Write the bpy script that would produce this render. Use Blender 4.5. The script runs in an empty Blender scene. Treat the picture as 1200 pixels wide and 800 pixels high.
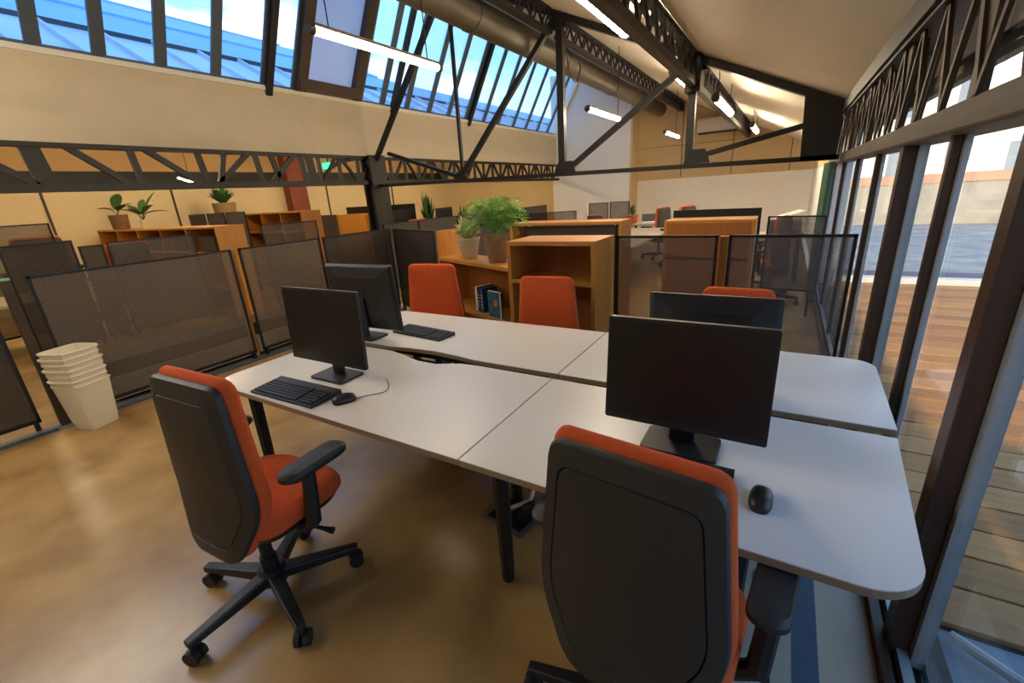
import bpy, bmesh, math, random
from mathutils import Vector, Matrix
random.seed(7)
sc = bpy.context.scene
COL = sc.collection

# ------------------------------------------------------------------ camera
cam_data = bpy.data.cameras.new('camera')
cam_data.sensor_width = 36.0
cam_data.lens = 513.87 / 1200.0 * 36.0
cam_data.clip_start = 0.02
cam_data.clip_end = 400
cam = bpy.data.objects.new('camera', cam_data)
COL.objects.link(cam)
_R = ((0.85791254, 0.51014403, -0.06114847), (0.11406337, -0.3051475, -0.94544939), (-0.50097467, 0.80413809, -0.31997862))
_m = Matrix.Identity(4)
for i in range(3):
    _m[i][0] = _R[0][i]; _m[i][1] = -_R[1][i]; _m[i][2] = -_R[2][i]
_m.translation = (0, 0, 1.66)
cam.matrix_world = _m
sc.camera = cam

# ------------------------------------------------------------------ light, sky, exposure
sc.view_settings.view_transform = 'Standard'
sc.view_settings.look = 'None'
sc.view_settings.gamma = 1.0
sc.view_settings.use_curve_mapping = False
sc.view_settings.exposure = 1.1
sc.cycles.transparent_max_bounces = 32
SKY = 1.4
TUBE = 27.0
SUN = 3.6
world = bpy.data.worlds.new('sky'); sc.world = world; world.use_nodes = True
nt = world.node_tree; N = nt.nodes; L = nt.links
bg = N['Background']
tc = N.new('ShaderNodeTexCoord'); sep = N.new('ShaderNodeSeparateXYZ')
L.new(tc.outputs['Generated'], sep.inputs[0])
ramp = N.new('ShaderNodeValToRGB')
ramp.color_ramp.elements[0].position = 0.0; ramp.color_ramp.elements[0].color = (0.72, 0.76, 0.80, 1)
ramp.color_ramp.elements[1].position = 0.6; ramp.color_ramp.elements[1].color = (0.13, 0.36, 0.80, 1)
e = ramp.color_ramp.elements.new(0.25); e.color = (0.20, 0.44, 0.80, 1)
L.new(sep.outputs['Z'], ramp.inputs[0])
nz = N.new('ShaderNodeTexNoise'); nz.inputs['Scale'].default_value = 3.2; nz.inputs['Detail'].default_value = 6
mp = N.new('ShaderNodeMapping'); mp.inputs['Scale'].default_value = (1, 1, 3.5)
L.new(tc.outputs['Generated'], mp.inputs[0]); L.new(mp.outputs[0], nz.inputs['Vector'])
cr = N.new('ShaderNodeValToRGB')
cr.color_ramp.elements[0].position = 0.53; cr.color_ramp.elements[0].color = (0, 0, 0, 1)
cr.color_ramp.elements[1].position = 0.75; cr.color_ramp.elements[1].color = (1, 1, 1, 1)
L.new(nz.outputs['Fac'], cr.inputs[0])
mx = N.new('ShaderNodeMix'); mx.data_type = 'RGBA'
L.new(cr.outputs[0], mx.inputs[0]); L.new(ramp.outputs[0], mx.inputs[6]); mx.inputs[7].default_value = (1.0, 0.90, 0.78, 1)
L.new(mx.outputs[2], bg.inputs['Color']); bg.inputs['Strength'].default_value = SKY

sun_d = bpy.data.lights.new('sun', 'SUN'); sun_d.energy = SUN; sun_d.angle = 0.02; sun_d.color = (1.0, 0.80, 0.55)
sun = bpy.data.objects.new('sun', sun_d); COL.objects.link(sun)
sun.location = (0, -5, 12)
sun.rotation_euler = Vector((0.04, -1.0, 0.45)).to_track_quat('Z', 'Y').to_euler()

# ------------------------------------------------------------------ helpers
def hexlin(h):
    r = [int(h[i:i+2], 16) / 255 for i in (0, 2, 4)]
    return tuple((c / 12.92 if c <= .04045 else ((c + .055) / 1.055) ** 2.4) for c in r)

MATS = {}
def mat(name, col, rough=.5, metal=0.0, var=0.0, vscale=6.0, stretch=(1, 1, 1), bump=0.0, bscale=60.0, col2=None, spec=None, coat=0.0):
    m = bpy.data.materials.new(name); m.use_nodes = True; MATS[name] = m
    n, l = m.node_tree.nodes, m.node_tree.links
    b = n['Principled BSDF']
    if isinstance(col, str): col = hexlin(col)
    b.inputs['Base Color'].default_value = (*col, 1)
    b.inputs['Roughness'].default_value = rough; b.inputs['Metallic'].default_value = metal
    if spec is not None: b.inputs['Specular IOR Level'].default_value = spec
    if coat: b.inputs['Coat Weight'].default_value = coat; b.inputs['Coat Roughness'].default_value = .12
    t = n.new('ShaderNodeTexCoord')
    mpn = n.new('ShaderNodeMapping'); mpn.inputs['Scale'].default_value = stretch
    l.new(t.outputs['Object'], mpn.inputs[0])
    if var or col2 is not None:
        c2 = hexlin(col2) if isinstance(col2, str) else (col2 or tuple(max(0, c * (1 - var)) for c in col))
        nn = n.new('ShaderNodeTexNoise'); nn.inputs['Scale'].default_value = vscale; nn.inputs['Detail'].default_value = 5
        l.new(mpn.outputs[0], nn.inputs['Vector'])
        rp = n.new('ShaderNodeValToRGB'); rp.color_ramp.elements[0].position = .3; rp.color_ramp.elements[1].position = .7
        rp.color_ramp.elements[0].color = (*c2, 1); rp.color_ramp.elements[1].color = (*col, 1)
        l.new(nn.outputs['Fac'], rp.inputs[0]); l.new(rp.outputs[0], b.inputs['Base Color'])
    if bump:
        nb = n.new('ShaderNodeTexNoise'); nb.inputs['Scale'].default_value = bscale; nb.inputs['Detail'].default_value = 3
        l.new(mpn.outputs[0], nb.inputs['Vector'])
        bp = n.new('ShaderNodeBump'); bp.inputs['Strength'].default_value = bump; bp.inputs['Distance'].default_value = .01
        l.new(nb.outputs['Fac'], bp.inputs['Height']); l.new(bp.outputs[0], b.inputs['Normal'])
    return m

def mat_emit(name, col, strength):
    m = bpy.data.materials.new(name); m.use_nodes = True; MATS[name] = m
    n, l = m.node_tree.nodes, m.node_tree.links
    b = n['Principled BSDF']; b.inputs['Base Color'].default_value = (*col, 1)
    b.inputs['Emission Color'].default_value = (*col, 1); b.inputs['Emission Strength'].default_value = strength
    return m

def mat_glass(name, tint=(0.93, 0.97, 0.97), refl=0.08, rough=0.02):
    m = bpy.data.materials.new(name); m.use_nodes = True; MATS[name] = m
    n, l = m.node_tree.nodes, m.node_tree.links
    n.remove(n['Principled BSDF']); out = n['Material Output']
    tr = n.new('ShaderNodeBsdfTransparent'); tr.inputs[0].default_value = (*tint, 1)
    gl = n.new('ShaderNodeBsdfGlossy'); gl.inputs['Roughness'].default_value = rough
    lw = n.new('ShaderNodeLayerWeight'); lw.inputs['Blend'].default_value = 0.25
    mm = n.new('ShaderNodeMath'); mm.operation = 'MULTIPLY_ADD'; mm.inputs[1].default_value = .28; mm.inputs[2].default_value = refl * .4
    l.new(lw.outputs['Fresnel'], mm.inputs[0])
    ms = n.new('ShaderNodeMixShader'); l.new(mm.outputs[0], ms.inputs[0]); l.new(tr.outputs[0], ms.inputs[1]); l.new(gl.outputs[0], ms.inputs[2])
    l.new(ms.outputs[0], out.inputs['Surface'])
    return m

def mat_mesh(name, col, pitch=.02, base=.42, amp=.5):
    """woven metal mesh: opaque wires in a diagonal grid, open in between"""
    m = bpy.data.materials.new(name); m.use_nodes = True; MATS[name] = m
    n, l = m.node_tree.nodes, m.node_tree.links
    b = n['Principled BSDF']; b.inputs['Base Color'].default_value = (*hexlin(col), 1); b.inputs['Roughness'].default_value = .5
    out = n['Material Output']
    t = n.new('ShaderNodeTexCoord'); s = n.new('ShaderNodeSeparateXYZ'); l.new(t.outputs['Object'], s.inputs[0])
    def mt(op, a, bb):
        q = n.new('ShaderNodeMath'); q.operation = op
        for i, v in enumerate((a, bb)):
            if v is None: continue
            if isinstance(v, (int, float)): q.inputs[i].default_value = v
            else: l.new(v, q.inputs[i])
        return q.outputs[0]
    k = 2 * math.pi / pitch
    u = mt('SINE', mt('MULTIPLY', mt('ADD', s.outputs['X'], s.outputs['Z']), k * .7), None)
    v = mt('SINE', mt('MULTIPLY', mt('SUBTRACT', s.outputs['X'], s.outputs['Z']), k * .7), None)
    p = mt('MULTIPLY', u, v)
    f = mt('ADD', mt('MULTIPLY', p, amp), base)
    f = mt('MINIMUM', mt('MAXIMUM', f, 0.0), 1.0)
    tr = n.new('ShaderNodeBsdfTransparent')
    ms = n.new('ShaderNodeMixShader'); l.new(f, ms.inputs[0]); l.new(b.outputs[0], ms.inputs[1]); l.new(tr.outputs[0], ms.inputs[2])
    l.new(ms.outputs[0], out.inputs['Surface'])
    return m

class MB:
    def __init__(self): self.v = []; self.f = []
    def add(self, vs, fs):
        o = len(self.v); self.v += [tuple(p) for p in vs]; self.f += [tuple(i + o for i in q) for q in fs]; return self
    def box(self, x0, x1, y0, y1, z0, z1):
        x0, x1 = sorted((x0, x1)); y0, y1 = sorted((y0, y1)); z0, z1 = sorted((z0, z1))
        return self.add([(x0,y0,z0),(x1,y0,z0),(x1,y1,z0),(x0,y1,z0),(x0,y0,z1),(x1,y0,z1),(x1,y1,z1),(x0,y1,z1)],
                        [(0,3,2,1),(4,5,6,7),(0,1,5,4),(1,2,6,5),(2,3,7,6),(3,0,4,7)])
    def bar(self, p, q, w, h, up=(0, 0, 1), w2=None, h2=None):
        p, q = Vector(p), Vector(q); d = (q - p).normalized(); up = Vector(up)
        if abs(d.dot(up)) > .98: up = Vector((0, 1, 0))
        s = d.cross(up).normalized(); u = s.cross(d).normalized()
        w2 = w if w2 is None else w2; h2 = h if h2 is None else h2
        vs = []
        for c, a, b in ((p, w, h), (q, w2, h2)):
            for i, j in ((-1, -1), (1, -1), (1, 1), (-1, 1)): vs.append(c + s * (i * a / 2) + u * (j * b / 2))
        return self.add(vs, [(0,3,2,1),(4,5,6,7),(0,1,5,4),(1,2,6,5),(2,3,7,6),(3,0,4,7)])
    def tube(self, pts, r, n=10, caps=True):
        pts = [Vector(p) for p in pts]
        rs = r if isinstance(r, (list, tuple)) else [r] * len(pts)
        vs = []; fs = []; prev = None
        for i, p in enumerate(pts):
            d = (pts[min(i + 1, len(pts) - 1)] - pts[max(i - 1, 0)]).normalized()
            if prev is None:
                a = Vector((0, 0, 1)) if abs(d.z) < .9 else Vector((1, 0, 0))
                s = d.cross(a).normalized()
            else:
                s = (prev - d * prev.dot(d)).normalized()
            prev = s; u = d.cross(s)
            for k in range(n):
                t = 2 * math.pi * k / n; vs.append(p + (s * math.cos(t) + u * math.sin(t)) * rs[i])
        for i in range(len(pts) - 1):
            for k in range(n):
                a = i * n + k; b = i * n + (k + 1) % n; fs.append((a, b, b + n, a + n))
        if caps:
            fs.append(tuple(range(n - 1, -1, -1))); fs.append(tuple(range((len(pts) - 1) * n, len(pts) * n)))
        return self.add(vs, fs)
    def lathe(self, prof, n=20, c=(0, 0, 0), sq=None):
        vs = []; fs = []
        for r, z in prof:
            for k in range(n):
                t = 2 * math.pi * k / n; x, y = math.cos(t), math.sin(t)
                if sq:
                    m = (abs(x) ** sq + abs(y) ** sq) ** (-1 / sq); x *= m; y *= m
                vs.append((c[0] + r * x, c[1] + r * y, c[2] + z))
        for i in range(len(prof) - 1):
            for k in range(n):
                a = i * n + k; b = i * n + (k + 1) % n; fs.append((a, b, b + n, a + n))
        if prof[0][0] > 1e-5: fs.append(tuple(range(n - 1, -1, -1)))
        if prof[-1][0] > 1e-5: fs.append(tuple(range((len(prof) - 1) * n, len(prof) * n)))
        return self.add(vs, fs)
    def prism(self, out, z0, z1):
        n = len(out)
        vs = [(x, y, z0) for x, y in out] + [(x, y, z1) for x, y in out]
        return self.add(vs, [tuple(range(n - 1, -1, -1)), tuple(range(n, 2 * n))] + [(i, (i + 1) % n, (i + 1) % n + n, i + n) for i in range(n)])
    def rings(self, out, prof, place):
        """star-shaped outline (2-D) shrunk ring by ring; prof = (scale, depth); place(a, b, depth) -> point; closed at both ends"""
        n = len(out); vs = []; fs = []
        for s, d in prof:
            for a, b in out: vs.append(place(a * s, b * s, d))
        for i in range(len(prof) - 1):
            for k in range(n):
                a = i * n + k; b = i * n + (k + 1) % n; fs.append((a, b, b + n, a + n))
        c0 = len(vs); vs.append(place(0, 0, prof[0][1])); c1 = len(vs); vs.append(place(0, 0, prof[-1][1]))
        for k in range(n):
            fs.append((c0, (k + 1) % n, k)); q = (len(prof) - 1) * n; fs.append((c1, q + k, q + (k + 1) % n))
        return self.add(vs, fs)
    def mesh(self, name, m, smooth=False, bevel=0.0):
        me = bpy.data.meshes.new(name); me.from_pydata(self.v, [], self.f)
        bm = bmesh.new(); bm.from_mesh(me)
        bmesh.ops.recalc_face_normals(bm, faces=bm.faces)
        if bevel:
            bmesh.ops.bevel(bm, geom=[e for e in bm.edges if len(e.link_faces) == 2 and e.calc_face_angle(0) > .7], offset=bevel, segments=2, affect='EDGES', profile=.5, clamp_overlap=True)
        bm.to_mesh(me); bm.free()
        if smooth:
            for p in me.polygons: p.use_smooth = True
            if smooth != 'all': me.set_sharp_from_angle(angle=math.radians(40))
        me.materials.append(MATS[m]); return me
    def build(self, name, m, parent=None, smooth=False, bevel=0.0, loc=None):
        o = bpy.data.objects.new(name, self.mesh(name, m, smooth, bevel)); COL.objects.link(o)
        if parent: o.parent = parent
        if loc: o.location = loc
        return o

def obj(name, me, parent=None, loc=(0, 0, 0), rot=(0, 0, 0)):
    o = bpy.data.objects.new(name, me); COL.objects.link(o); o.parent = parent; o.location = loc; o.rotation_euler = rot; return o
def tag(o, label, cat, group=None):
    o['label'] = label; o['category'] = cat
    if group: o['group'] = group
    return o
def thing(name, label, cat, loc=(0, 0, 0), rz=0.0, group=None, scale=1.0):
    o = bpy.data.objects.new(name, None); COL.objects.link(o); o.location = loc; o.rotation_euler = (0, 0, rz)
    o.empty_display_size = .1
    o.scale = (scale,) * 3 if isinstance(scale, (int, float)) else scale
    return tag(o, label, cat, group)
def struct(o): o['kind'] = 'structure'; return o
def dup(root, label, loc, rz=0.0, scale=None, group=None):
    def cp(o, par):
        c = o.copy(); COL.objects.link(c); c.parent = par
        for ch in o.children: cp(ch, c)
        return c
    r = cp(root, None); r.location = loc; r.rotation_euler = (0, 0, rz); r['label'] = label
    if scale is not None: r.scale = (scale,) * 3 if isinstance(scale, (int, float)) else scale
    if group: r['group'] = group
    return r
def rrect(w, h, r, n=6, cx=0, cy=0, rs=None):
    """rounded rectangle outline; rs = radius per corner (ll, lr, ur, ul)"""
    rs = rs or (r,) * 4; out = []
    for (sx, sy, a0), rr in zip(((-1, -1, 180), (1, -1, 270), (1, 1, 0), (-1, 1, 90)), rs):
        ccx, ccy = cx + sx * (w / 2 - rr), cy + sy * (h / 2 - rr)
        for k in range(n + 1):
            t = math.radians(a0 + 90 * k / n); out.append((ccx + rr * math.cos(t), ccy + rr * math.sin(t)))
    return out

# ------------------------------------------------------------------ materials
mat('floor_resin', 'b8965f', .27, var=.3, vscale=2.2, col2='8f6d3e', bump=.05, bscale=18, spec=.75)
mat('floor_pale', 'b3a790', .45, var=.2, vscale=3)
mat('floor_oak', 'c9b294', .4, var=.15, vscale=2, stretch=(6, 1, 1))
mat('strip_slate', '4c5a68', .5, var=.2, vscale=8)
mat('plaster', 'cfc1a6', .9, bump=.9, bscale=38, var=.06, vscale=3)
mat('ceiling_plaster', 'ded7c8', .9, bump=.8, bscale=70, var=.05, vscale=2)
mat('white_wall', 'e6e4de', .8)
mat('reveal', 'e2ddcf', .8)
mat('tan_board', 'cfb68c', .8, var=.08, vscale=1.5)
mat('aisle_wall', 'dcc89c', .85, var=.05, vscale=1)
mat('aisle_upper', 'c09c68', .85, var=.08, vscale=1)
mat('black_band', '15130f', .6)
mat('steel', '1a1814', .5, metal=.1, var=.25, vscale=9)
mat('steel_brown', '453828', .55, metal=.2, var=.3, vscale=7)
mat('beam_timber', '5a4c37', .6, var=.4, vscale=5, stretch=(3, .5, 6))
mat('mullion_brown', '4a3322', .45, var=.35, vscale=6, stretch=(6, 6, .6))
mat('mullion_alu', 'a8aaa8', .4, metal=.2, var=.2, vscale=6)
mat('sky_mullion', '55616d', .4, metal=.3)
mat('brown_sash', '4d3a2c', .5, var=.2)
mat('duct', '625b4e', .45, metal=.5, var=.25, vscale=4)
mat('desk_top', 'd8d6d2', .3, var=.03, vscale=2)
mat('desk_edge', '8c7b60', .6)
mat('black_metal', '15161a', .45, metal=.2)
mat('black_plastic', '17181b', .45)
mat('shell_plastic', '2b2926', .5, bump=.05, bscale=300)
mat('screen', '0c0c0c', .38)
mat('monitor_bezel', '1f2023', .4)
mat('orange_fabric', 'd65a25', .95, var=.12, vscale=40, bump=.35, bscale=450)
mat('red_fabric', 'a8301c', .95, bump=.3, bscale=400)
mat('key', '202329', .5)
mat('mouse', '1c1a18', .35)
mat('oak', 'c58636', .45, var=.28, vscale=5, stretch=(12, 12, .7))
mat('oak_dark', 'a9662a', .5, var=.3, vscale=5, stretch=(12, 12, .8))
mat('oak_x', 'c58636', .45, var=.28, vscale=5, stretch=(.7, 12, 12))
mat('bin_cream', 'e0dac2', .5)
mat('pot_cream', 'cdc0a0', .7, var=.1, vscale=9)
mat('pot_rattan', 'a88a62', .85, var=.5, vscale=40, stretch=(1, 1, 4), bump=.6, bscale=60)
mat('pot_brown', '7a5636', .8, var=.3, vscale=12)
mat('pot_terra', 'a85a30', .8)
mat('soil', '2a2018', 1)
mat('leaf_fern', '82bd55', .6, var=.35, vscale=12)
mat('leaf_pale', 'd2d0a0', .6, col2='6f8c48', vscale=18)
mat('leaf_dark', '2f5a2c', .5, var=.3, vscale=9)
mat('leaf_mid', '3f6d33', .6, var=.35, vscale=14)
mat('book_navy', '16263a', .6)
mat('book_blue', '2a5a86', .5, var=.6, vscale=22, col2='1c3a4a')
mat('book_cover', '2f7a94', .4, var=.8, vscale=16, col2='1d3c48')
mat('book_patch', 'd08a24', .5)
mat('paper', 'e2dfd4', .8)
mat('white_plastic', 'dedcd8', .4)
mat('dark_vent', '2c2926', .6)
mat('screen_fabric', '4a443f', .9, var=.15, vscale=30)
mat('screen_grey', '6a625a', .9, var=.1, vscale=20)
mat('desk_grey', '9a8d7c', .5)
mat('pillar_red', '8c3f20', .6, var=.25, vscale=4)
mat('curtain', '4d6b58', .9, var=.3, vscale=6, stretch=(8, 8, .5))
mat('deck', 'bb7d40', .7, var=.3, vscale=4, stretch=(.6, 9, 3))
mat('deck_b', 'ad7339', .7, var=.35, vscale=4, stretch=(.6, 9, 3))
mat('deck_c', 'c48a4b', .7, var=.3, vscale=4, stretch=(.6, 9, 3))
mat('kerb', 'cfcabf', .8)
mat('asphalt', '6a6470', .95, var=.2, vscale=4)
mat('flat_roof', 'a6a49f', .95, var=.45, vscale=1.6)
mat('stone', 'b5ab9a', .95, var=.3, vscale=1.2, bump=.6, bscale=6)
mat('stone_pink', 'c79c80', .95, var=.15, vscale=1.5)
mat('facade', 'e6dfce', .9, var=.06, vscale=.6)
mat('facade_peach', 'e0b88a', .9, var=.08, vscale=.6)
mat('win_dark', '8b9297', .2)
mat('roof_blue', '7fb2dc', .45, metal=.1, var=.12, vscale=1.5)
mat('roof_pale', 'c3d6e6', .45, metal=.1, var=.15, vscale=2)
mat('roof_dark', '3a4650', .6)
mat('brick', '8a6148', .9)
mat('ground', '8f9193', .9, var=.2, vscale=2)
mat('exit_green', '1d9a63', .4)
mat('glint_teal', '6fae9e', .4)
mat('cable', '16120e', .6)
mat('hatch_steel', '8f8a7e', .35, metal=.7)
mat_mesh('mesh_dark', '665b51', pitch=.019, base=.42, amp=.5)
mat_mesh('mesh_fine', '605a56', pitch=.016, base=.5, amp=.3)
mat_mesh('mesh_brown', '3a332e', pitch=.016, base=.25, amp=.25)
def mat_frost(name, col):
    m = bpy.data.materials.new(name); m.use_nodes = True; MATS[name] = m
    n, l = m.node_tree.nodes, m.node_tree.links
    b = n['Principled BSDF']; b.inputs['Base Color'].default_value = (*col, 1); b.inputs['Roughness'].default_value = .4
    t = n.new('ShaderNodeBsdfTranslucent'); t.inputs[0].default_value = (*col, 1)
    ms = n.new('ShaderNodeMixShader'); ms.inputs[0].default_value = .6; l.new(b.outputs[0], ms.inputs[1]); l.new(t.outputs[0], ms.inputs[2])
    l.new(ms.outputs[0], n['Material Output'].inputs['Surface'])
mat_frost('frosted', (.74, .76, .80))
mat_glass('glass', (0.95, 0.98, 0.98), .06)
mat_glass('glass_sky', (0.93, 0.98, 1.0), .05)
mat_glass('glass_smoke', (0.62, 0.60, 0.60), .10)
WARM = (1.0, 0.82, 0.57)
mat_emit('tube_glow', WARM, TUBE)
mat_emit('tube_glow_far', WARM, TUBE * 1.7)
mat_emit('sign_glow', (0.05, 0.6, 0.4), .35)

# ------------------------------------------------------------------ the room
XL, XR, YB, YF = -7.0, 0.55, 15.6, -3.0     # left girder line, window wall, far wall, wall behind
XA = -12.5                                  # far side wall of the low aisle
def ceil_z(x): return 2.36 + (XR - x) * 0.46

fl = struct(MB().box(XA - .1, XR - .08, YF, YB, -.15, 0).build('floor', 'floor_resin'))
# pale inlay beside the windows, with slate strips
MB().box(.0, .205, -.5, 1.98, 0, .004).build('floor_panel', 'floor_pale', fl)
MB().box(.205, .285, -.5, 1.98, 0, .006).build('floor_strip', 'strip_slate', fl)
MB().box(.06, .205, 1.72, 1.81, .004, .007).build('floor_strip', 'strip_slate', fl)
MB().box(.285, .455, -.5, 2.6, 0, .004).build('floor_panel', 'floor_oak', fl)

# sloping ceiling slab
m = MB(); xr = -6.05
pr = [(XR + .25, ceil_z(XR + .25)), (XR + .25, ceil_z(XR + .25) + .2), (xr - .05, ceil_z(xr) + .2), (xr - .05, ceil_z(xr))]
m.add([(x, YF, z) for x, z in pr] + [(x, YB + .3, z) for x, z in pr], [(0,1,2,3),(7,6,5,4),(0,4,5,1),(1,5,6,2),(2,6,7,3),(3,7,4,0)])
struct(m.build('ceiling', 'ceiling_plaster'))
m = MB().box(XA - .2, XL - .12, YF, YB + .3, 3.2, 3.35)
struct(m.build('ceiling_aisle', 'plaster'))
# walls
w = struct(MB().box(XA - .2, XA, YF, YB + .3, 0, 3.3).build('wall_left', 'aisle_wall'))
MB().box(XA, XA + .02, YF, YB, 2.60, 3.2).build('upper_board', 'aisle_upper', w)
MB().box(XA, XA + .04, YF, YB, 2.34, 2.62).build('black_band', 'black_band', w)
for y in (3.06, 5.3, 9.6, 12.4): MB().box(XA, XA + .02, y - .02, y + .02, 0, 2.34).build('panel_joint', 'steel_brown', w)
MB().box(XA, XA + .3, 8.15, 8.7, 0, 3.2).build('pillar', 'pillar_red', w)
w = struct(MB().box(XL - .14, XL, YF, 14.9, 2.49, 3.37).build('wall_upper_left', 'plaster'))
MB().box(XL - .3, XL + .03, YF, 14.9, 3.37, 3.43).build('sill', 'reveal', w)
# far wall: boarded upper part, white lower part
w = struct(MB().box(-7.15, 1.3, YB, YB + .3, 0, 5.4).build('wall_back', 'tan_board'))
struct(MB().box(XA, -7.15, YB, YB + .3, 0, 3.3).build('wall_back_aisle', 'aisle_wall'))
MB().box(-4.6, 1.25, YB - .03, YB, 0, 1.78).build('wainscot', 'white_wall', w)
MB().box(-4.6, 1.25, YB - .04, YB, 1.78, 1.81).build('rail', 'tan_board', w)
for x in (-3.0, -1.55, -.05): MB().box(x - .01, x + .01, YB - .012, YB, 1.8, 4.4).build('board_joint', 'steel_brown', w)
for z in (2.75,): MB().box(-4.5, XR, YB - .01, YB, z, z + .012).build('board_joint', 'beam_timber', w)
w = struct(MB().box(-7.15, -4.42, 14.9, YB, 0, 5.2).build('wall_projecting', 'white_wall'))
MB().box(-4.42, -4.36, 14.88, YB, 0, 5.0).build('corner_trim', 'tan_board', w)
struct(MB().box(XA, 1.3, YF - .2, YF, 0, 5.4).build('wall_front', 'plaster'))
w = struct(MB().box(XR, XR + .2, 8.2, YB, 0, 2.9).build('wall_right', 'white_wall'))
MB().box(XR - .015, XR, 8.2, YB, 1.80, 2.75).build('upper_board', 'tan_board', w)

# ---- skylight: steep sloping glazing from the sill up to the ridge
SB, ST = Vector((XL - .02, 0, 3.43)), Vector((-6.03, 0, 5.18))
sk = struct(bpy.data.objects.new('window_1', None)); COL.objects.link(sk)
def sl(y, t, off=0.0):
    n = Vector((ST.z - SB.z, 0, -(ST.x - SB.x))).normalized()
    p = SB.lerp(ST, t) + n * off; p.y = y; return p
MB().bar(sl(YF, 0.0), sl(14.9, 0.0), .07, .07).build('bottom_rail', 'sky_mullion', sk)
MB().bar(sl(YF, 1.0), sl(14.9, 1.0), .09, .1).build('top_rail', 'sky_mullion', sk)
MB().bar(sl(14.87, 0), sl(14.87, 1), .1, .12, up=(0, 1, 0)).build('end_reveal', 'reveal', sk)
ys = [-2.6, -1.95, -1.3, -.65, 0.0, .68, 1.36, 2.07, 2.62, 3.24, 3.9, 4.6, 5.1, 6.42, 6.98, 7.66, 8.36, 9.05, 9.74, 10.5, 11.2, 12.0, 12.75, 13.5, 14.2, 14.85]
for i, y in enumerate(ys[:-1]):
    o = MB()
    o.bar(sl(y, .0, .01), sl(y, 1, .01), .034, .09, up=(0, 1, 0)); o.bar(sl(y + .06, .0, .0), sl(y + .06, 1, .0), .02, .07, up=(0, 1, 0))
    o.build('mullion', 'sky_mullion', sk)
    if abs(y - 5.1) < .01: continue
    a, b = y + .03, ys[i + 1] - .03
    q = MB(); q.add([sl(a, .01, -.01), sl(b, .01, -.01), sl(b, .99, -.01), sl(a, .99, -.01), sl(a, .01, -.016), sl(b, .01, -.016), sl(b, .99, -.016), sl(a, .99, -.016)],
                    [(0,3,2,1),(4,5,6,7),(0,1,5,4),(1,2,6,5),(2,3,7,6),(3,0,4,7)])
    q.build('pane', 'glass_sky', sk)
# thick dark rafters that show between the panes
for y in (4.66, 7.25, 9.86): MB().bar(sl(y, -.05, .06), sl(y, 1, .06), .07, .10, up=(0, 1, 0)).build('rafter', 'steel', sk)
# opening roof sash with a brown frame and a frosted pane
y0, y1 = 5.13, 6.36
sash = MB()
sash.bar(sl(y0 + .06, .02, .05), sl(y0 + .06, 1, .05), .13, .16, up=(0, 1, 0)); sash.bar(sl(y1 - .06, .02, .05), sl(y1 - .06, 1, .05), .13, .16, up=(0, 1, 0))
sash.bar(sl(y0, .06, .05), sl(y1, .06, .05), .22, .16, up=(0, 0, 1)); sash = sash.build('sash_frame', 'brown_sash', sk)
q = MB().add([sl(y0, .1), sl(y1, .1), sl(y1, .99), sl(y0, .99), sl(y0, .1, -.02), sl(y1, .1, -.02), sl(y1, .99, -.02), sl(y0, .99, -.02)],
             [(0,3,2,1),(4,5,6,7),(0,1,5,4),(1,2,6,5),(2,3,7,6),(3,0,4,7)])
q.build('pane', 'frosted', sk)
# plaster soffit strip between skylight and ridge
struct(MB().bar((-5.9, YF, ceil_z(-5.9) - .12), (-5.9, 14.9, ceil_z(-5.9) - .12), .3, .22).build('trim_1', 'reveal'))

# ---- glazed wall on the deck side
gw = struct(bpy.data.objects.new('window_2', None)); COL.objects.link(gw)
posts = [-2.5, -1.6, -.7, .2, .95, 1.66, 2.46, 3.22, 4.3, 5.5, 6.8, 8.1]
for i, y in enumerate(posts):
    big = y in (1.66, 3.22)
    wy, dx = (.042, .06) if big else (.022, .032)
    o = MB().box(XR - dx, XR, y - wy, y + wy, 0.02, 1.78).build('post', 'mullion_brown', gw, bevel=.004)
    MB().box(XR, XR + (.04 if big else .018), y - wy - .03, y + .0, 0.02, 1.78).build('glazing_bar', 'mullion_alu', o)
    if i < len(posts) - 1:
        y2 = posts[i + 1]
        MB().box(XR + .012, XR + .018, y, y2 - .07, .05, 1.77).build('pane', 'glass', gw)
        MB().box(XR + .042, XR + .048, y + .02, y2 - .02, 1.9, 2.26).build('pane', 'glass', gw)
for x, mm in ((XR - .075, 'mullion_brown'), (XR - .02, 'mullion_alu'), (XR + .05, 'mullion_brown')):
    MB().box(x - .016, x + .016, YF, 8.2, 0, .05).build('floor_rail', mm, gw)
for y in (-1.1, .6, 2.0, 3.7, 5.7): MB().box(XR + .03, XR + .07, y - .02, y + .02, 1.88, 2.26).build('glazing_bar', 'mullion_alu', gw)
MB().box(XR - .09, XR + .12, YF, 8.2, -.05, .0).build('threshold', 'steel_brown', gw)

def zigzag(parent, x, ys0, ys1, z0, z1, step, w, m, pair=True, name='strut', d=.03):
    """vertical and slanting struts between two chords that run along the room"""
    n = int(round((ys1 - ys0) / step)); st = (ys1 - ys0) / n
    meA = MB().bar((0, -st * .5, z0), (0, st * .5, z1), w, d, up=(1, 0, 0)).mesh(name, m)
    meB = MB().bar((0, st * .5, z0), (0, -st * .5, z1), w, d, up=(1, 0, 0)).mesh(name, m)
    for i in range(n):
        y = ys0 + st * (i + .5)
        obj(name, meA if i % 2 == 0 else meB, parent, (x, y, 0))
        if pair: obj(name, meB if i % 2 == 0 else meA, parent, (x + .045, y, 0))

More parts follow.
